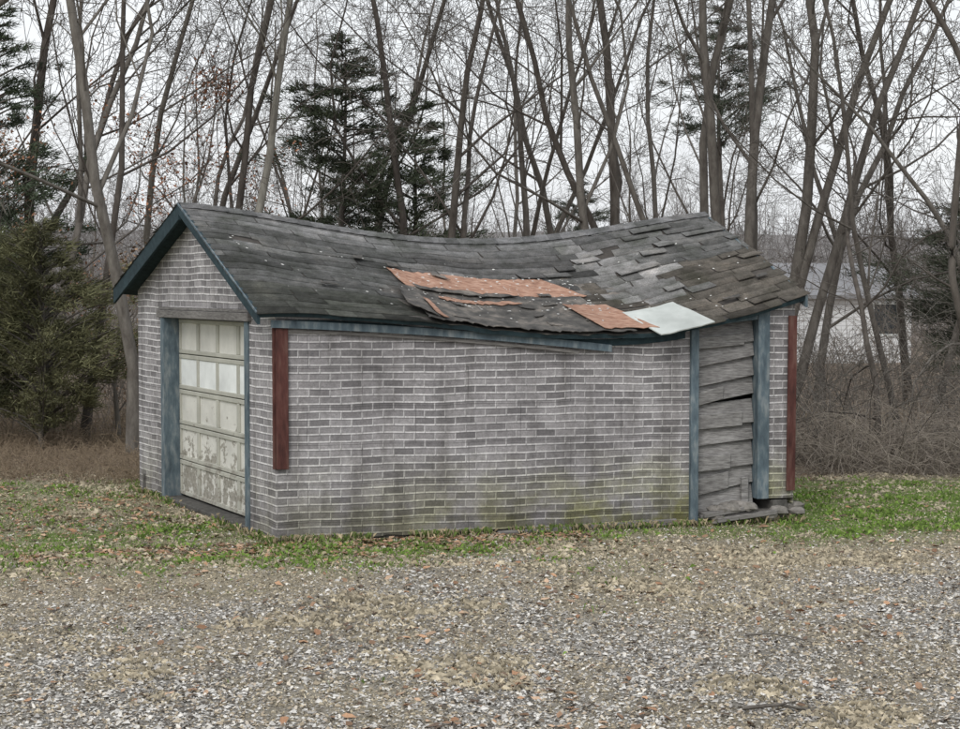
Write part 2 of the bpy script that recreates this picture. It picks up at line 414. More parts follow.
FL.box(mb,4.565,5.25,-.05,.03,2.10,2.18,dz=.08)
mb.obj('side_door_frame',[M['teal']],shed,.005)
mb=MB();z=.04;random.seed(5)
while z<2.02:
    h=random.uniform(.19,.28);dz=.08+random.uniform(-.03,.05)
    s1=5.246
    zt_=min(z+h-.012,2.10);o_=random.uniform(-.012,.015)
    mb.quadbox([FL.p(4.56,-.09+o_*.3,z-.01),FL.p(s1,-.09+o_,z-.01+dz),FL.p(s1,-.055+o_,z-.01+dz),FL.p(4.56,-.055+o_*.3,z-.01),
                FL.p(4.56,-.14,zt_),FL.p(s1,-.14,zt_+dz),FL.p(s1,-.11,zt_+dz),FL.p(4.56,-.11,zt_)])
    if random.random()<.6:
        zz=z+h*random.uniform(.35,.65)
        FL.box(mb,4.575,s1-random.uniform(0.1,.4),-.09,-.046+o_*.3,z-.02,zz,dz=dz*.6)
    z+=h
FL.box(mb,5.10,5.18,-.10,-.03,.15,.45,dz=.02)
mb.obj('side_door_boards',[M['wood']],shed,.006)
mb=MB()
for k in range(4): FL.box(mb,4.55+.02*k,5.3-.05*k,-.15+.04*k,-.05+.05*k,-.02+.02*k,.03+.02*k,dz=random.uniform(.02,.10))
FL.box(mb,2.3,3.1,.03,.10,-.05,-.01,dz=.02);FL.box(mb,3.25,4.3,.03,.07,-.05,.015,dz=.03)
FL.box(mb,4.75,5.45,.05,.14,-.01,.04,dz=.07)
mb.obj('rotted_sill',[M['woodv']],shed,.006)
def rock(mb,c,r,sq=.6,seed=0):
    rr=random.Random(seed);b=len(mb.v);nl,nk=5,8
    for j in range(nl+1):
        ph=math.pi*j/nl
        for k in range(nk):
            th=2*math.pi*k/nk;q=r*rr.uniform(.8,1.12)
            mb.v.append((c[0]+q*math.sin(ph)*math.cos(th)*1.3,c[1]+q*math.sin(ph)*math.sin(th),c[2]+q*sq*math.cos(ph)))
    for j in range(nl):
        for k in range(nk):
            mb.f.append((b+j*nk+k,b+(j+1)*nk+k,b+(j+1)*nk+(k+1)%nk,b+j*nk+(k+1)%nk));mb.m.append(0)
mb=MB()
for i in range(22):
    s=random.uniform(4.75,5.78);p=FL.p(s,random.uniform(-.12,.05),random.uniform(-.02,.15));rock(mb,p,random.uniform(.06,.11),.6,i)
mb.obj('foundation_rubble',[M['stone']],shed)
t0,t1=.86,3.60;z0,z1=.04,2.16
mb=MB();FG.box(mb,t0-.05,t1+.05,-.26,-.20,z0,z1);mb.obj('garage_door_backing',[M['dark']],shed)
mb=MB();pn=MB();pw=MB();rowh=(z1-z0)/5;cw=(t1-t0)/4
for r in range(5):
    zb=z0+r*rowh
    FG.box(mb,t0,t1,-.20,-.155,zb+.005,zb+.055);FG.box(mb,t0,t1,-.20,-.155,zb+rowh-.055,zb+rowh-.005)
    for c in range(5):
        x=t0+c*cw;wd=.04
        a=max(t0,x-wd);b=min(t1,x+wd)
        FG.box(mb,a,b,-.20,-.157,zb+.055,zb+rowh-.055)
    for c in range(4):
        x=t0+c*cw
        tgt=pw if r==3 else pn
        FG.box(tgt,x+.035,x+cw-.035,-.198,-.178 if r!=3 else -.17,zb+.05,zb+rowh-.05)
mb.obj('garage_door_rails',[M['door']],shed,.006);pn.obj('garage_door_panels',[M['doorp']],shed);pw.obj('garage_door_white_panels',[M['doorw']],shed)
mb=MB()
FG.box(mb,.74,.855,-.24,.02,-.05,2.17);FG.box(mb,3.605,3.73,-.24,.035,-.05,2.17)
mb.obj('garage_door_jambs',[M['teal']],shed,.005)
mb=MB();FG.box(mb,.66,3.84,-.10,.05,2.172,2.26);FG.box(mb,.70,3.80,-.10,.03,2.262,2.298);mb.obj('garage_door_header',[M['woodv']],shed,.005)
mb=MB();FG.box(mb,t0-.1,t1+.1,-.3,.03,-.1,.02);mb.obj('garage_door_sill',[M['found']],shed,.01)

# ---------------------------------------------------------------- ground
def zground(x,y):
    z=.05*(fbm(x*.25+5,y*.25+3,3)-.5)*sm(3,8,y)
    z=z+sm(70,240,y)*(8+7*fbm(x*.016+2,y*.004+1,3))
    sh=sm(1.2,.0,np.maximum(np.abs(x+.4)-4.4,0)+np.maximum(np.abs(y-18.7)-3.4,0))
    return z*(1-sh)-.045*sh
def weights(x,y):
    n=fbm(x*.45+8,y*.6+2,4);n2=fbm(x*1.6+1,y*1.9+6,3)
    left=sm(13.6,15.2,y+(n-.5)*3)*(1-sm(19.6,21.8,y+(n-.5)*3))*sm(2.2,-1.0,x+(n2-.5)*1.5)
    left=left*(.35+.65*sm(.40,.56,n2))*(1-.5*sm(17,18.5,y+(n2-.5)*2))
    mid=.6*sm(14.7,15.6,y+(n2-.5)*.8-.2655/.964*(x+2))*sm(.40,.55,n2)
    mid=mid*(x<3.6)*(y<18)
    right=sm(15.7,17.0,y+(n-.5)*2.4)*(1-sm(20.8,21.6,y+(n2-.5)*1))*sm(2.2,3.6,x)
    right=right*(.75+.25*sm(.38,.5,n2))
    patchy=.35*sm(.52,.66,n)*sm(9,12,y)*(1-sm(20,22,y))*sm(1.5,-2,x)
    green=np.clip(np.maximum(np.maximum(left,mid),np.maximum(right,patchy)),0,1)
    grav=sm(15.0,11.0,y+(n-.5)*8-.35*x)*(.4+.6*sm(.36,.52,n2))
    lit=sm(20.3,22.5,y+(n-.5)*3)
    return green,grav,np.clip(lit,0,1)
xs=np.concatenate([np.array([-700,-450,-300,-200,-140,-100,-70,-50,-38,-28,-20,-15]),np.arange(-12,12.01,.14),np.array([15,20,28,38,50,70,100,140,200,300,450,700])])
ys=np.concatenate([np.array([-300,-120,-50,-20,-8,-2,2,4]),np.arange(5.5,27,.14),np.arange(27.5,60,2),np.arange(60,260,8),np.array([320,420,560,800])])
X,Y=np.meshgrid(xs,ys);Z=zground(X,Y)
g,gr,li=weights(X,Y)
nx,ny=len(xs),len(ys);idx=np.arange(nx*ny).reshape(ny,nx)
F=np.stack([idx[:-1,:-1],idx[:-1,1:],idx[1:,1:],idx[1:,:-1]],-1).reshape(-1,4)
m,nt,b=newmat('ground_mat',.95)
a=nt.nodes.new('ShaderNodeAttribute');a.attribute_name='Col';sp=nt.nodes.new('ShaderNodeSeparateColor');nt.links.new(a.outputs['Color'],sp.inputs[0])
f1=noise(nt,30,8,.75);f2=noise(nt,5,6,.65);f3=noise(nt,80,4,.8)
dry=ramp(nt,f1,[(.3,(.13,.11,.08)),(.5,(.35,.305,.225)),(.7,(.55,.50,.40))])
grn=ramp(nt,f1,[(.3,(.045,.07,.018)),(.55,(.15,.23,.05)),(.72,(.28,.34,.13))])
gra=ramp(nt,f3,[(.32,(.09,.08,.07)),(.5,(.29,.275,.25)),(.66,(.60,.58,.54))])
lit=ramp(nt,f2,[(.3,(.12,.09,.07)),(.5,(.22,.17,.13)),(.7,(.32,.26,.20))])
c=mix(nt,sp.outputs[1],dry,gra);c=mix(nt,sp.outputs[0],c,grn);c=mix(nt,sp.outputs[2],c,lit)
c=mix(nt,.6,c,ramp(nt,f2,[(.3,(.65,.65,.65)),(.7,(1.25,1.25,1.25))]),'MULTIPLY')
f4=noise(nt,.7,5,.6);c=mix(nt,.6,c,ramp(nt,f4,[(.35,(.75,.74,.72)),(.65,(1.2,1.2,1.18))]),'MULTIPLY')
geo=nt.nodes.new('ShaderNodeNewGeometry');sx=nt.nodes.new('ShaderNodeSeparateXYZ');nt.links.new(geo.outputs['Position'],sx.inputs[0])
mr=nt.nodes.new('ShaderNodeMapRange');mr.inputs['From Min'].default_value=60;mr.inputs['From Max'].default_value=110;nt.links.new(sx.outputs['Y'],mr.inputs['Value'])
f5=noise(nt,.5,8,.7,vs=(1.6,.25,.5));hc=ramp(nt,f5,[(.3,(.13,.125,.12)),(.5,(.22,.21,.205)),(.7,(.31,.30,.295))])
c=mix(nt,mr.outputs[0],c,hc)
setc(nt,b,c);bump(nt,b,f1,.9,.04)
me=fastmesh('ground',np.stack([X,Y,Z],-1).reshape(-1,3),F,m,np.stack([g,gr,li],-1).reshape(-1,3),True)
addobj('ground',me)

def footprint(n,y0,y1,pw=1.0):
    y=y0+(y1-y0)*rs.rand(n)**pw;x=(rs.rand(n)*2-1)*(.36*y+1.2);return x,y
def inshed(x,y):
    dx=x-A[0];dy=y-A[1];det=eL[0]*eG[1]-eL[1]*eG[0]
    s=(dx*eG[1]-dy*eG[0])/det;t=(eL[0]*dy-eL[1]*dx)/det
    return (s>-.01)&(s<LL+.02)&(t>-.01)&(t<LG+.02)
n=120000;x,y=footprint(n,8,17.5,1.25);g_,w,l_=weights(x,y)
k=(rs.rand(n)<(.16+.9*w)*(1-.75*g_))&~inshed(x,y);x,y=x[k],y[k];n=len(x)
sz=rs.uniform(.004,.015,n)*(1+.7*(rs.rand(n)<.10));z=zground(x,y)+.002
an=rs.rand(n)*6.28;P=np.zeros((n,4,3))
for i in range(3):
    r=sz*rs.uniform(.6,1.7,n);t=an+i*2.09+rs.uniform(-.5,.5,n)
    P[:,i,0]=x+r*np.cos(t);P[:,i,1]=y+r*np.sin(t);P[:,i,2]=z+rs.uniform(0,.5,n)*sz
P[:,3,0]=x+sz*rs.uniform(-.4,.4,n);P[:,3,1]=y+sz*rs.uniform(-.4,.4,n);P[:,3,2]=z+sz*rs.uniform(.5,1.2,n)
bb=np.arange(n)[:,None]*4
F=np.concatenate([bb+np.array([[0,1,3]]),bb+np.array([[1,2,3]]),bb+np.array([[2,0,3]])])
tone=rs.rand(n);pal=np.array([(.70,.68,.64),(.49,.47,.44),(.31,.29,.26),(.10,.085,.07),(.44,.37,.27)])
pc=pal[np.searchsorted([.27,.52,.70,.83],tone)]*rs.uniform(.75,1.15,(n,1))
addobj('gravel',fastmesh('gravel',P.reshape(-1,3),F,M['litter'],np.repeat(pc,4,0)))
def blades(name,x,y,h,wd,cols,lean=1.0):
    n=len(x);z=zground(x,y);a=rs.rand(n)*6.28;l=rs.uniform(.3,1.2,n)*lean
    P=np.zeros((n,4,3));dx=np.cos(a);dy=np.sin(a);b2=rs.rand(n)*6.28
    P[:,0]=np.stack([x-wd*np.cos(b2),y-wd*np.sin(b2),z-.003],-1);P[:,1]=np.stack([x+wd*np.cos(b2),y+wd*np.sin(b2),z-.003],-1)
    P[:,2]=np.stack([x+dx*h*l*.45+wd*.7*np.cos(b2),y+dy*h*l*.45+wd*.7*np.sin(b2),z+h*.7],-1)
    P[:,3]=np.stack([x+dx*h*l,y+dy*h*l,z+h*(1.05-.55*np.minimum(l,1.3))],-1)
    bb=np.arange(n)[:,None]*4
    F=np.concatenate([bb+np.array([[0,1,2]]),bb+np.array([[0,2,3]])])
    addobj(name,fastmesh(name,P.reshape(-1,3),F,M['leaf'],np.repeat(cols,4,0)))
n=180000;x,y=footprint(n,10,23,1);g_,w,l_=weights(x,y)
k=(rs.rand(n)<g_*1.2)&~inshed(x,y);x,y=x[k],y[k];n=len(x)
c=np.array([.15,.235,.05])*rs.uniform(.6,1.6,(n,1));dd=rs.rand(n)<np.where(x>3,.12,.27);c[dd]=np.array([.44,.39,.26])*rs.uniform(.7,1.2,(dd.sum(),1))
tuft=fbm(x*3,y*3,2)
blades('grass',x,y,rs.uniform(.015,.045,n)*(.6+1.2*sm(.4,.75,tuft)),rs.uniform(.0015,.003,n),c)
n=180000;x,y=footprint(n,8,22.5,1.1);g_,w,l_=weights(x,y);tuft=fbm(x*1.3+4,y*1.5+9,3)
k=(rs.rand(n)<np.maximum((1-.80*w),.85*sm(.53,.66,tuft))*(1-.6*g_))&~inshed(x,y);x,y,tuft=x[k],y[k],tuft[k];n=len(x)
c=np.array([.57,.505,.38])*rs.uniform(.4,1.25,(n,1))
blades('dry_grass',x,y,rs.uniform(.010,.034,n)*(.7+1.1*sm(.5,.75,tuft)),rs.uniform(.0015,.0038,n),c,1.9)
# taller ragged weeds at the foot of the walls
s=rs.uniform(-.1,5.8,2600);q=np.abs(rs.normal(0,.06,2600))+.02
x=A[0]+eL[0]*s+nL[0]*q;y=A[1]+eL[1]*s+nL[1]*q
s2=rs.uniform(0,4.8,1200);s2=s2[(s2<.75)|(s2>3.7)|(rs.rand(len(s2))<.3)];q2=np.abs(rs.normal(0,.06,len(s2)))+.03
x=np.concatenate([x,A[0]+eG[0]*s2+nG[0]*q2]);y=np.concatenate([y,A[1]+eG[1]*s2+nG[1]*q2])
kk=fbm(x*2.2+3,y*2.2+1,2)>.45;x,y=x[kk],y[kk];n=len(x)
c=np.where((rs.rand(n)<.55)[:,None],np.array([[.13,.19,.05]]),np.array([[.42,.35,.23]]))*rs.uniform(.6,1.3,(n,1))
blades('wall_foot_weeds',x,y,rs.uniform(.03,.12,n),rs.uniform(.002,.004,n),c,.6)
def leaves(name,x,y,z,s,cols,flat=.35):
    n=len(x);P=np.zeros((n,6,3));a=rs.rand(n)*6.28;u=np.stack([np.cos(a),np.sin(a),rs.uniform(-flat,flat,n)],-1)
    v=np.stack([-np.sin(a),np.cos(a),rs.uniform(-flat,flat,n)],-1)
    c0=np.stack([x,y,z+s*.35],-1);up=np.zeros((n,3));up[:,2]=1
    sh=[(-1,0,0),(-.3,.55,.3),(.5,.5,.25),(1,0,.1),(.4,-.5,.3),(-.4,-.5,.25)]
    for i,(p,q,r) in enumerate(sh):
        P[:,i]=c0+u*(p*s)[:,None]+v*(q*s*rs.uniform(.6,1.2,n))[:,None]+up*(r*s*rs.uniform(-.5,1,n))[:,None]
    bb=np.arange(n)[:,None]*6
    F=np.concatenate([bb+np.array([[0,1,2,3]]),bb+np.array([[0,3,4,5]])])
    return fastmesh(name,P.reshape(-1,3),F,M['litter'],np.repeat(cols,6,0))
n=38000;x,y=footprint(n,8,18,1.15);g_,w,l_=weights(x,y);k=(rs.rand(n)<(.45+.55*w)*(1-.7*g_))&~inshed(x,y);x,y=x[k],y[k];n=len(x)
pal=np.array([(.68,.65,.59),(.56,.50,.42),(.42,.35,.27),(.15,.12,.09),(.60,.58,.54)]);c=pal[rs.randint(0,5,n)]*rs.uniform(.7,1.15,(n,1))
addobj('leaf_fragments',leaves('leaf_fragments',x,y,zground(x,y),rs.uniform(.008,.023,n),c,.6))
n=5600;x,y=footprint(n,8,23,1.0)
m2=1500;s=rs.uniform(-2.5,3.2,m2);q=np.abs(rs.normal(0,.55,m2))+.03
x2=A[0]+eL[0]*s+nL[0]*q;y2=A[1]+eL[1]*s+nL[1]*q
m3_=1900;x3=rs.uniform(-8,-2.6,m3_);y3=rs.normal(18.0,1.6,m3_)
x=np.concatenate([x,x2,x3]);y=np.concatenate([y,y2,y3]);k=~inshed(x,y)
kk=rs.rand(len(x))<np.where(np.arange(len(x))<5600,.26+.6*sm(.4,.7,fbm(x*.9,y*.9,3)),1);k&=kk
x,y=x[k],y[k];n=len(x)
pal=np.array([(.35,.20,.12),(.27,.17,.11),(.50,.35,.24),(.17,.12,.09),(.46,.28,.17)]);c=pal[rs.randint(0,5,n)]*rs.uniform(.6,1.2,(n,1))
addobj('fallen_leaves',leaves('fallen_leaves',x,y,zground(x,y),rs.uniform(.018,.048,n),c))

# ---------------------------------------------------------------- tubes
class Tubes:
    def __init__(s): s.g={}
    def add(s,pts,rad,sides): s.g.setdefault((len(pts),sides),[]).append((pts,rad))
    def mesh(s,name,mat):
        VV=[];FF=[];base=0
        for (n,k),L in s.g.items():
            P=np.array([[tuple(p) for p in l[0]] for l in L]);Rr=np.array([l[1] for l in L])
            T=np.empty_like(P);T[:,1:-1]=P[:,2:]-P[:,:-2];T[:,0]=P[:,1]-P[:,0];T[:,-1]=P[:,-1]-P[:,-2]
            T/=np.linalg.norm(T,axis=2,keepdims=True)+1e-9
            tm=T.mean(1,keepdims=True);ref=np.where(np.abs(tm[...,2:3])>.8,np.array([1.,0,0]),np.array([0,0,1.]))
            U=np.cross(T,np.broadcast_to(ref,T.shape));U/=np.linalg.norm(U,axis=2,keepdims=True)+1e-9;W=np.cross(T,U)
            an=np.arange(k)*2*math.pi/k
            ring=P[:,:,None,:]+Rr[:,:,None,None]*(U[:,:,None,:]*np.cos(an)[None,None,:,None]+W[:,:,None,:]*np.sin(an)[None,None,:,None])
            N_=len(L);VV.append(ring.reshape(-1,3))
            id_=base+np.arange(N_*n*k).reshape(N_,n,k);a=id_[:,:-1];b=np.roll(a,-1,2);c=id_[:,1:];d=np.roll(c,-1,2)
            FF.append(np.stack([a,b,d,c],-1).reshape(-1,4));base+=N_*n*k
        return fastmesh(name,np.concatenate(VV),np.concatenate(FF),mat,None,True)
def rperp(d,R_):
    v=Vector((R_.gauss(0,1),R_.gauss(0,1),R_.gauss(0,1)));v=v-d*v.dot(d);v.normalize();return v
def grow(T,p,d,L,r,lv,mx,R_,ends,cfg,fork=None,lo=None):
    n=(12,7,5,4,4)[lv];st=L/(n-1);pts=[p.copy()];ds=[d.copy()]
    wob=(.085,.17,.22,.27,.3)[lv]*cfg.get('wob',1);up=(.04,.12,.07,.02,.0)[lv]*cfg.get('up',1)
    for i in range(n-1):
        d=d+Vector((R_.gauss(0,wob),R_.gauss(0,wob),R_.gauss(0,wob)+up));d.normalize();p=p+d*st;pts.append(p.copy());ds.append(d.copy())
    mr=cfg.get('minr',.0045)
    rad=[max(mr,r*(1-.8*(i/(n-1))**.9)) for i in range(n)]
    if lv==0 and lo is None: rad[0]*=1.35
    T.add(pts,rad,(8,5,4,3,3)[lv])
    if lv>=mx: ends.append(pts[-1]);return
    if fork is None: fork=cfg.get('fork',0)
    if lv==0 and fork>0:
        i=R_.randint(2,4);a=R_.uniform(.25,.5);ch=(ds[i]*math.cos(a)+rperp(ds[i],R_)*math.sin(a)).normalized()
        grow(T,pts[i].copy(),ch,L*.75,rad[i]*.75,0,mx,R_,ends,cfg,fork-1,.12)
    nc=cfg['nc'][lv];lo_=(lo if lo is not None else cfg.get('lo',.22)) if lv==0 else .15
    for c in range(nc):
        t=lo_+(1-lo_)*(c+R_.random())/nc;f=t*(n-1);i=min(int(f),n-2);q=pts[i].lerp(pts[i+1],f-i);dd=ds[i+1]
        ang=R_.uniform(.4,1.0)*cfg.get('spread',1);ch=dd*math.cos(ang)+rperp(dd,R_)*math.sin(ang);ch.normalize()
        rr=max(mr,rad[i]*(R_.uniform(.25,.5) if lv<2 else R_.uniform(.4,.6)));ll=L*(.40,.5,.5,.45)[lv]*R_.uniform(.55,1.2)*(1.2-.55*t)
        grow(T,q,ch,ll,rr,lv+1,mx,R_,ends,cfg)
def tree(name,seed,H,r,cfg,mat,stems=None):
    R_=random.Random(seed);T=Tubes();ends=[]
    for (off,dr,hh,rr) in (stems or [((0,0,0),(0,0,1),H,r)]):
        d=Vector(dr).normalized();grow(T,Vector(off),d,hh,rr,0,4,R_,ends,cfg)
    return T.mesh(name,mat),ends
cfgA=dict(nc=(9,6,5,3),lo=.2,spread=.9,fork=1);cfgB=dict(nc=(9,6,4,3),lo=.24,spread=.85,up=1.2,fork=1);cfgC=dict(nc=(10,6,5,3),lo=.13,spread=1.2,up=.4,wob=1.3,fork=1)
cfgD=dict(nc=(12,6,5,3),lo=.18,spread=1.0,up=.8)
models=[]
for i,(H,r,cf) in enumerate([(15,.13,cfgA),(16,.12,cfgB),(14,.11,cfgC),(17,.15,cfgB),(13,.075,cfgD),(15,.10,cfgD),(14,.09,cfgC)]):
    models.append(tree('bare_tree_mesh',100+i,H,r,cf,M['bark'])[0])
def placel(me,x,y,rot,sc,lx,ly=0,name='bare_tree'):
    o=addobj(name,me);z=float(zground(np.array(x*1.),np.array(y*1.)))-.1
    Mx=Matrix.Translation((x,y,z))@Matrix.Rotation(math.atan(lx),4,'Y')@Matrix.Rotation(ly,4,'X')@Matrix.Rotation(rot,4,'Z')@Matrix.Scale(sc,4)
    o.matrix_world=Mx;return o
plan=[(-5.25,24.2,5,.4,1.05,-.06),(-6.6,26.5,4,1.2,1,.02),(-7.6,28,6,2.2,1,-.05),(-8.9,31,1,.9,1,.05),
(-5.4,30,5,2.0,.95,.14),(-1.2,33,5,3.1,1,-.18),(-.5,32,0,5.0,.85,-.05),
(1.0,36,3,2.5,.7,.0),(2.15,30,5,.3,1.05,-.01),(2.55,30.4,1,3.7,1.0,.0),(3.6,35,4,1.9,1.1,.04),(-3.1,38,2,0,1,.02),
(6.6,31,2,1.0,.9,.08),(8.9,33,6,5.2,1,.05),(6.7,25.2,4,4.1,.8,-.12),(7.9,28,6,.7,.8,.1),
(-11.0,35,3,1.1,.9,.02),(.5,44,4,1.2,1.1,0),(-7.4,40,2,.2,1.0,.05),(1.7,39,2,4.4,1,.03)]
for (x,y,mi,ro,sc,ln) in plan: placel(models[mi],x,y,ro,sc,ln)
pm,_=tree('leaning_tree_mesh',55,15,.10,dict(nc=(8,6,4,3),lo=.3,spread=.9),M['barkl'])
placel(pm,-5.3,28,1.0,1,.36,name='leaning_tree')
placel(pm,-6.4,32,3.0,.9,.22,name='leaning_tree')
st=[((-.35,0,0),(-.20,.05,1),14,.10),((-.15,.2,0),(-.09,-.08,1),15,.11),((0,-.1,0),(.0,.03,1),15,.12),((.2,.15,0),(.08,.1,1),15,.12),((.3,-.1,0),(.17,-.06,1),14,.10),((.45,.1,0),(.30,.05,1),13,.10),((-.45,.2,0),(-.32,.1,1),12,.07),((.1,.3,0),(.03,.15,1),14,.08)]
cm,_=tree('multi_stem_tree_mesh',77,15,.13,dict(nc=(7,5,4,3),lo=.25,spread=.85,up=1.0,wob=.8),M['bark'],st)
placel(cm,4.55,27,0,1,.0,name='multi_stem_tree')
dm,_=tree('drooping_tree_mesh',31,8,.07,dict(nc=(11,6,5,3),lo=.1,spread=1.5,up=-.9,wob=1.5),M['bark'])
placel(dm,5.9,23.5,1,.85,-.08);placel(dm,8.3,26,3,1.0,.05)
for i in range(14):
    y=random.uniform(42,58);x=random.uniform(-.36,.36)*y
    if .17<x/y<.27: continue
    placel(random.choice(models),x,y,random.uniform(0,6),random.uniform(.6,.85),random.uniform(-.08,.08))
T=Tubes();ends=[]
def catm(P,n):
    out=[]
    P=[Vector(p) for p in P];P=[P[0]*2-P[1]]+P+[P[-1]*2-P[-2]]
    for i in range(1,len(P)-2):
        for k in range(n):
            t=k/n;a,b,c,d=P[i-1:i+3];out.append(.5*((2*b)+(c-a)*t+(2*a-5*b+4*c-d)*t*t+(3*b-3*c+d-a)*t**3))
    out.append(P[-2]);return out
def limb(P,r0,r1,seed,twigs=6):
    R_=random.Random(seed);pts=catm(P,5);n=len(pts)
    T.add(pts,[lerp(r0,r1,i/(n-1)) for i in range(n)],7)
    for c in range(twigs):
        i=R_.randint(n//4,n-2);d=(pts[i+1]-pts[i]).normalized();ch=(d*.7+rperp(d,R_)*.7).normalized()
        grow(T,pts[i],ch,R_.uniform(.6,1.6),lerp(r0,r1,i/n)*.35,2,4,R_,ends,dict(nc=(0,0,5,3),minr=.003,up=-.5))
limb([(8.2,19,-.1),(7.3,18.6,1.2),(5.75,18.2,1.7),(5.36,18,2.4),(5.30,18,3.0),(5.36,17.9,4.3),(5.36,17.8,4.9),(4.9,17.7,5.7),(4.3,17.6,6.4),(3.5,17.4,7.2)],.055,.025,3,9)
limb([(8.2,19,-.1),(8.0,19,3),(7.2,18.5,6.0),(5.8,18,7.5),(3,17.5,8.5)],.14,.05,4,12)
addobj('overhanging_tree',T.mesh('overhanging_tree',M['bark']))
T=Tubes()
limb([(-9,17,-.1),(-8.6,17,3.5),(-6.6,16.6,4.9),(-5.0,16.4,5.35),(-4.4,16.3,5.9)],.13,.025,8,9)
limb([(-9,17,-.1),(-8.7,16.5,4),(-7,16,5.8),(-4,15.8,6.8)],.12,.02,9,8)
addobj('overhanging_tree',T.mesh('overhanging_tree2',M['bark']))
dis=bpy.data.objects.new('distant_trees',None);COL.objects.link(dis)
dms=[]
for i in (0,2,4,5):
    dme=models[i].copy();dme.materials.clear();dme.materials.append(M['barkhaze']);dms.append(dme)
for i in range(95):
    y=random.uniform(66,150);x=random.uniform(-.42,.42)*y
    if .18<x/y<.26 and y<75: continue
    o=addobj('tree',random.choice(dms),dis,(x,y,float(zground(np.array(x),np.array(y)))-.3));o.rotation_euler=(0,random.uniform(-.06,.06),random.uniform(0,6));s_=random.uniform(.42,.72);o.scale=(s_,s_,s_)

# ---------------------------------------------------------------- evergreens and foliage
def tris(P0,dirs,w,cols,name,mat):
    n=len(P0);side=np.cross(dirs,rs.normal(size=(n,3)));side/=np.linalg.norm(side,axis=1,keepdims=True)+1e-9
    V=np.stack([P0-side*w[:,None],P0+side*w[:,None],P0+dirs],1).reshape(-1,3)
    return fastmesh(name,V,np.arange(3*n).reshape(-1,3),mat,np.repeat(cols,3,0))
def conifer(name,x,y,H,W,seed,col,nb=70,per=150,low=.2,droop=-.1,nl=.16,wn=(.008,.02),ex=1.3,fl=.05,vary=(.45,1.15)):
    R_=random.Random(seed);rl=np.random.RandomState(seed);root=bpy.data.objects.new(name,None);COL.objects.link(root);root.location=(x,y,0)
    T=Tubes();T.add([Vector((.03*H*math.sin(i*.7+seed)*.3,0,H*i/8)) for i in range(9)],[.03*H*.5*(1-i/8.3) for i in range(9)],7);P0=[];Dd=[];C_=[]
    for b in range(nb):
        f=low+(1-low)*(b+R_.random())/nb;z=H*f;L=W*(1-((f-low)/(1-low))**ex)*R_.uniform(*vary)+.15
        a=R_.uniform(0,6.28);dr=Vector((math.cos(a),math.sin(a),R_.uniform(-.1,.3)+droop))
        pts=[Vector((0,0,z))+dr*L*t+Vector((0,0,.12*L*math.sin(t*3)+.15*L*t*t)) for t in (0,.3,.6,.85,1)]
        T.add(pts,[.025,.018,.012,.008,.004],3)
        m_=int(per*L/W)+10
        ax=np.array([tuple(p) for p in pts])
        nck=max(3,int(L*5));ct=rl.rand(nck)*.75+.25;cc_=rl.normal(0,1,(nck,3))*np.array([.20,.20,fl])*L*.7;ci=rl.randint(0,nck,m_);t=np.clip(ct[ci]+rl.normal(0,.04,m_),0,1)
        q=np.stack([np.interp(t,[0,.3,.6,.85,1],ax[:,k]) for k in range(3)],-1)+cc_[ci]
        q+=rl.normal(0,1,(m_,3))*np.array([.07,.07,.035])*(.6+L*.4)
        dd=rl.normal(0,1,(m_,3))*.6+np.array([dr.x,dr.y,.35]);dd*=nl*rl.uniform(.5,1.2,(m_,1))
        P0.append(q);Dd.append(dd);C_.append(np.array(col)*R_.uniform(.6,1.4)*rl.uniform(.6,1.5,(m_,1)))
    P0=np.concatenate(P0);Dd=np.concatenate(Dd);C_=np.concatenate(C_)
    addobj('trunk',T.mesh('trunk',M['bark']),root)
    addobj('foliage',tris(P0,Dd,rs.uniform(*wn,len(P0)),C_,'foliage',M['leaf']),root)
conifer('pine_tree',-2.9,34,7.9,2.2,3,(.065,.08,.05),95,520,.25,-.05,.12,(.007,.016),2.2,.05,(.3,1.2))
conifer('pine_tree',-1.5,36,6.8,2.0,4,(.065,.08,.05),70,460,.25,-.05,.12,(.007,.016),2.2,.05,(.3,1.2))
conifer('cedar_tree',-6.9,25.2,3.5,1.5,5,(.115,.115,.06),120,420,.02,.3,.10,(.005,.012),1.8,.15)
conifer('cedar_tree',-8.3,26,3.9,1.4,6,(.10,.11,.055),110,420,.02,.3,.10,(.005,.012),1.8,.15)
conifer('pine_tree',-9.0,30,8.0,2.2,7,(.06,.08,.05),90,520,.1,-.02,.13,(.006,.014),1.8,.05,(.3,1.2))
conifer('pine_tree',-11.8,36,10,2.2,8,(.06,.075,.05),70,420,.1,-.02,.14,(.006,.015),1.6,.05,(.3,1.2))
conifer('pine_tree',3.2,52,6.0,2.6,9,(.09,.10,.08),70,420,.1,0,.16,(.008,.018),1.5,.06,(.3,1.2))
conifer('pine_tree',9.9,31,4.9,2.0,10,(.07,.078,.055),80,480,.15,0,.13,(.006,.014),1.8,.05,(.3,1.2))
conifer('pine_tree',11.8,35,5.9,2.4,12,(.07,.078,.055),80,450,.1,0,.13,(.006,.014),1.8,.05,(.3,1.2))
conifer('pine_tree',6.9,46,10.5,2.2,13,(.07,.085,.06),60,420,.6,0,.15,(.006,.014),2.0,.05,(.3,1.2))
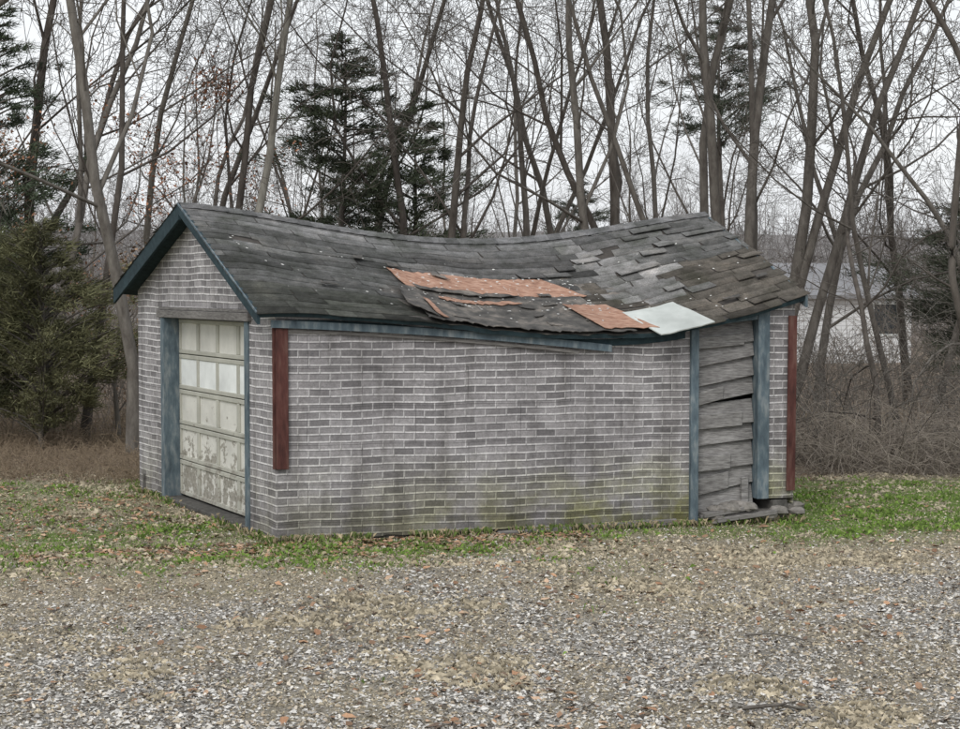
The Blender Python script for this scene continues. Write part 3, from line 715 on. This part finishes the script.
def leafytree(x,y,seed,H,col,n=2600):
    me_,ends_=tree('beech_mesh',seed,H,.05,dict(nc=(10,5,4,3),lo=.15,spread=1.1),M['barkl'])
    o=placel(me_,x,y,0,1,0,name='beech_tree')
    E=np.array([tuple(e) for e in ends_]);k=rs.randint(0,len(E),n);q=E[k]+rs.normal(0,.12,(n,3))
    c=np.array(col)*rs.uniform(.5,1.4,(n,1));lf=leaves('leaves',q[:,0],q[:,1],q[:,2],rs.uniform(.02,.042,n),c,1.0)
    addobj('leaves',lf,o)
leafytree(-5.2,29.5,201,6.2,(.36,.18,.11),2400)
leafytree(-7.9,30,202,5.2,(.34,.18,.11),1500)
leafytree(-9.6,29,203,4.0,(.32,.19,.12),1500)
leafytree(-6.0,26.5,204,2.8,(.30,.20,.13),900)

# ---------------------------------------------------------------- thickets
def thicket(name,n,xr,yr,hr,mat,r=.007,arch=.5,sub=3,seed=1,wob=.16,gap=False,zf=False,spread=.5):
    R_=random.Random(seed);T=Tubes()
    for i in range(n):
        y=R_.uniform(*yr);x0,x1=xr(y) if callable(xr) else xr;x=R_.uniform(x0,x1);h=R_.uniform(*hr)
        if inshed(np.array(x),np.array(y)): continue
        if gap and .19<x/y<.25: h=min(h,1.5)
        p=Vector((x,y,-.05+(float(zground(np.array(x),np.array(y))) if zf else 0)));a=R_.uniform(0,6.28);d=Vector((math.cos(a)*R_.uniform(0,spread),math.sin(a)*.3,1)).normalized();pts=[p];g=0
        n_=7
        for k in range(n_-1):
            g+=arch*R_.uniform(.02,.3);d=(d+Vector((math.cos(a)*g*.5,math.sin(a)*g*.5,-g*.35))+Vector((R_.gauss(0,wob),R_.gauss(0,wob),R_.gauss(0,wob)))).normalized()
            p=p+d*h/(n_-1)
            if not zf: p.z=max(p.z,.02)
            pts.append(p.copy())
        T.add(pts,[r*(1.3-.9*k/(n_-1)) for k in range(n_)],3)
        for s_ in range(sub):
            k=R_.randint(1,n_-2);q=pts[k];dd=(pts[k+1]-pts[k]).normalized();ch=(dd+rperp(dd,R_)*.9).normalized();l=h*R_.uniform(.15,.4);pp=[q]
            for j in range(3):
                ch=(ch+Vector((R_.gauss(0,.25),R_.gauss(0,.25),R_.gauss(0,.2)))).normalized();q=q+ch*l/3;pp.append(q.copy())
            T.add(pp,[r*.6,r*.5,r*.45,r*.3],3)
    return addobj(name,T.mesh(name,mat))
M['weed']=barkmat('dry_weed_stems',(.21,.16,.11),(.46,.38,.28))
thicket('dry_weeds',5500,lambda y:(-.36*y-1,-.14*y),(20.8,27),(.1,.5),M['weed'],.004,.9,2,1,.35)
thicket('dry_weeds',3500,lambda y:(-.36*y-1,.36*y+1),(25,31),(.3,.8),M['weed'],.006,.8,2,2,.3)
thicket('brush_pile',2300,(4.6,9.8),(21.4,25),(.5,1.9),M['brush'],.006,1.7,3,3,.3)
thicket('thicket',1000,lambda y:(-.37*y,.37*y),(27,36),(1.0,3.6),M['brush'],.007,.5,5,4,.18,True)
thicket('thicket',900,lambda y:(-.37*y,.37*y),(36,50),(1.5,5.0),M['brush'],.009,.4,6,5,.18,True)
thicket('distant_woods',1500,lambda y:(-.40*y,.40*y),(66,120),(4.0,7.5),M['barkhaze'],.022,.15,9,15,.16,False,True,.25)
thicket('vine_tangle',70,(4.4,6.0),(22.5,26),(2.2,3.8),M['bark'],.007,.9,6,6,.2)
thicket('vine_tangle',90,(6.9,9.8),(23.5,27),(2.2,4.4),M['bark'],.007,.9,6,7,.2)

# ---------------------------------------------------------------- white house in the distance
house=bpy.data.objects.new('white_house',None);COL.objects.link(house)
hw,nt,b=newmat('white_siding',.7)
geo=nt.nodes.new('ShaderNodeNewGeometry');wv=nt.nodes.new('ShaderNodeTexWave');wv.bands_direction='Z';wv.inputs['Scale'].default_value=2.2;nt.links.new(geo.outputs['Position'],wv.inputs['Vector'])
setc(nt,b,ramp(nt,wv.outputs['Fac'],[(0,(.60,.61,.62)),(.3,(.78,.79,.80))]))
hroof=simple('grey_shingle_roof',(.20,.20,.21),(.30,.30,.31),10);hglass=simple('window_glass',(.03,.035,.04),(.06,.065,.07),2,rough=.2)
FH=Frame((10.3,54,0),(.98,.2,0),(.2,-.98,0));W_,Dp_,Hh=4.6,7,2.3
mb=MB();FH.box(mb,0,W_,-Dp_,0,-.2,Hh)
b0=len(mb.v);mb.v+=[FH.p(0,0,Hh),FH.p(0,-Dp_,Hh),FH.p(0,-Dp_/2,Hh+1.0),FH.p(W_,0,Hh),FH.p(W_,-Dp_,Hh),FH.p(W_,-Dp_/2,Hh+1.0)]
mb.f+=[(b0,b0+1,b0+2),(b0+3,b0+5,b0+4)];mb.m+=[0,0];mb.obj('walls',[hw],house)
mb=MB()
for sgn in (0,1):
    e0=.35 if sgn==0 else -Dp_-.35
    q=[FH.p(-.3,e0,Hh-.1),FH.p(W_+.3,e0,Hh-.1),FH.p(W_+.3,-Dp_/2,Hh+1.05),FH.p(-.3,-Dp_/2,Hh+1.05)]
    mb.quadbox(q+[(a,b_,c+.12) for a,b_,c in q])
mb.obj('roof',[hroof],house)
mb=MB();fr=MB()
for s_ in (3.2,):
    FH.box(mb,s_,s_+.9,.01,.03,1.0,2.0);
    FH.box(fr,s_-.08,s_,.0,.05,.92,2.08);FH.box(fr,s_+.9,s_+.98,.0,.05,.92,2.08);FH.box(fr,s_,s_+.9,0,.05,2.0,2.08);FH.box(fr,s_,s_+.9,0,.05,.92,1.0)
mb.obj('windows',[hglass],house);fr.obj('window_trim',[M['doorw']],house)

T=Tubes();ends=[];R_=random.Random(2)
p=Vector((1.55,9.35,.03));grow(T,p,Vector((.95,.2,.03)).normalized(),.9,.014,2,4,R_,ends,dict(nc=(0,0,4,2),minr=.003,up=0))
p=Vector((1.9,11.35,.03));grow(T,p,Vector((.75,-.35,.02)).normalized(),.7,.008,2,4,R_,ends,dict(nc=(0,0,3,2),minr=.002,up=0))
addobj('fallen_branch',T.mesh('fallen_branch',M['bark']))

# ---------------------------------------------------------------- light, sky
w=bpy.data.worlds.new('World');S.world=w;w.use_nodes=True;nt=w.node_tree;bg=nt.nodes['Background']
sky=nt.nodes.new('ShaderNodeTexSky');sky.sky_type='NISHITA';sky.sun_disc=False
SE,SR=math.radians(42),math.radians(200)
sky.sun_elevation=SE;sky.sun_rotation=SR;sky.air_density=1.5;sky.dust_density=4
tc=nt.nodes.new('ShaderNodeTexCoord')
nz=nt.nodes.new('ShaderNodeTexNoise');nz.inputs['Scale'].default_value=2.2;nz.inputs['Detail'].default_value=5
mp=nt.nodes.new('ShaderNodeMapping');mp.inputs['Scale'].default_value=(1,1,3);nt.links.new(tc.outputs['Generated'],mp.inputs[0]);nt.links.new(mp.outputs[0],nz.inputs['Vector'])
cl=ramp(nt,nz.outputs['Fac'],[(.3,(6.8,7.0,7.3)),(.7,(7.8,7.95,8.15))])
c=mix(nt,.9,sky.outputs[0],cl)
nt.links.new(c,bg.inputs['Color']);bg.inputs['Strength'].default_value=.138
sl=bpy.data.lights.new('sun','SUN');sl.energy=1.3;sl.angle=math.radians(25);sl.color=(1,.97,.93)
so=bpy.data.objects.new('sun',sl);COL.objects.link(so)
dirv=Vector((math.sin(SR)*math.cos(SE),math.cos(SR)*math.cos(SE),math.sin(SE)))
so.rotation_euler=dirv.to_track_quat('Z','Y').to_euler()

cam=bpy.data.cameras.new('camera');co=bpy.data.objects.new('camera',cam);COL.objects.link(co)
co.location=(0,0,2.5);co.rotation_euler=(math.radians(90-2.67),0,0);cam.lens=60;cam.sensor_width=36;cam.clip_end=2000
S.camera=co
S.view_settings.view_transform='Standard';S.view_settings.look='None';S.view_settings.exposure=0
print('POLYS',sum(len(o.data.polygons) for o in S.objects if o.type=='MESH'))
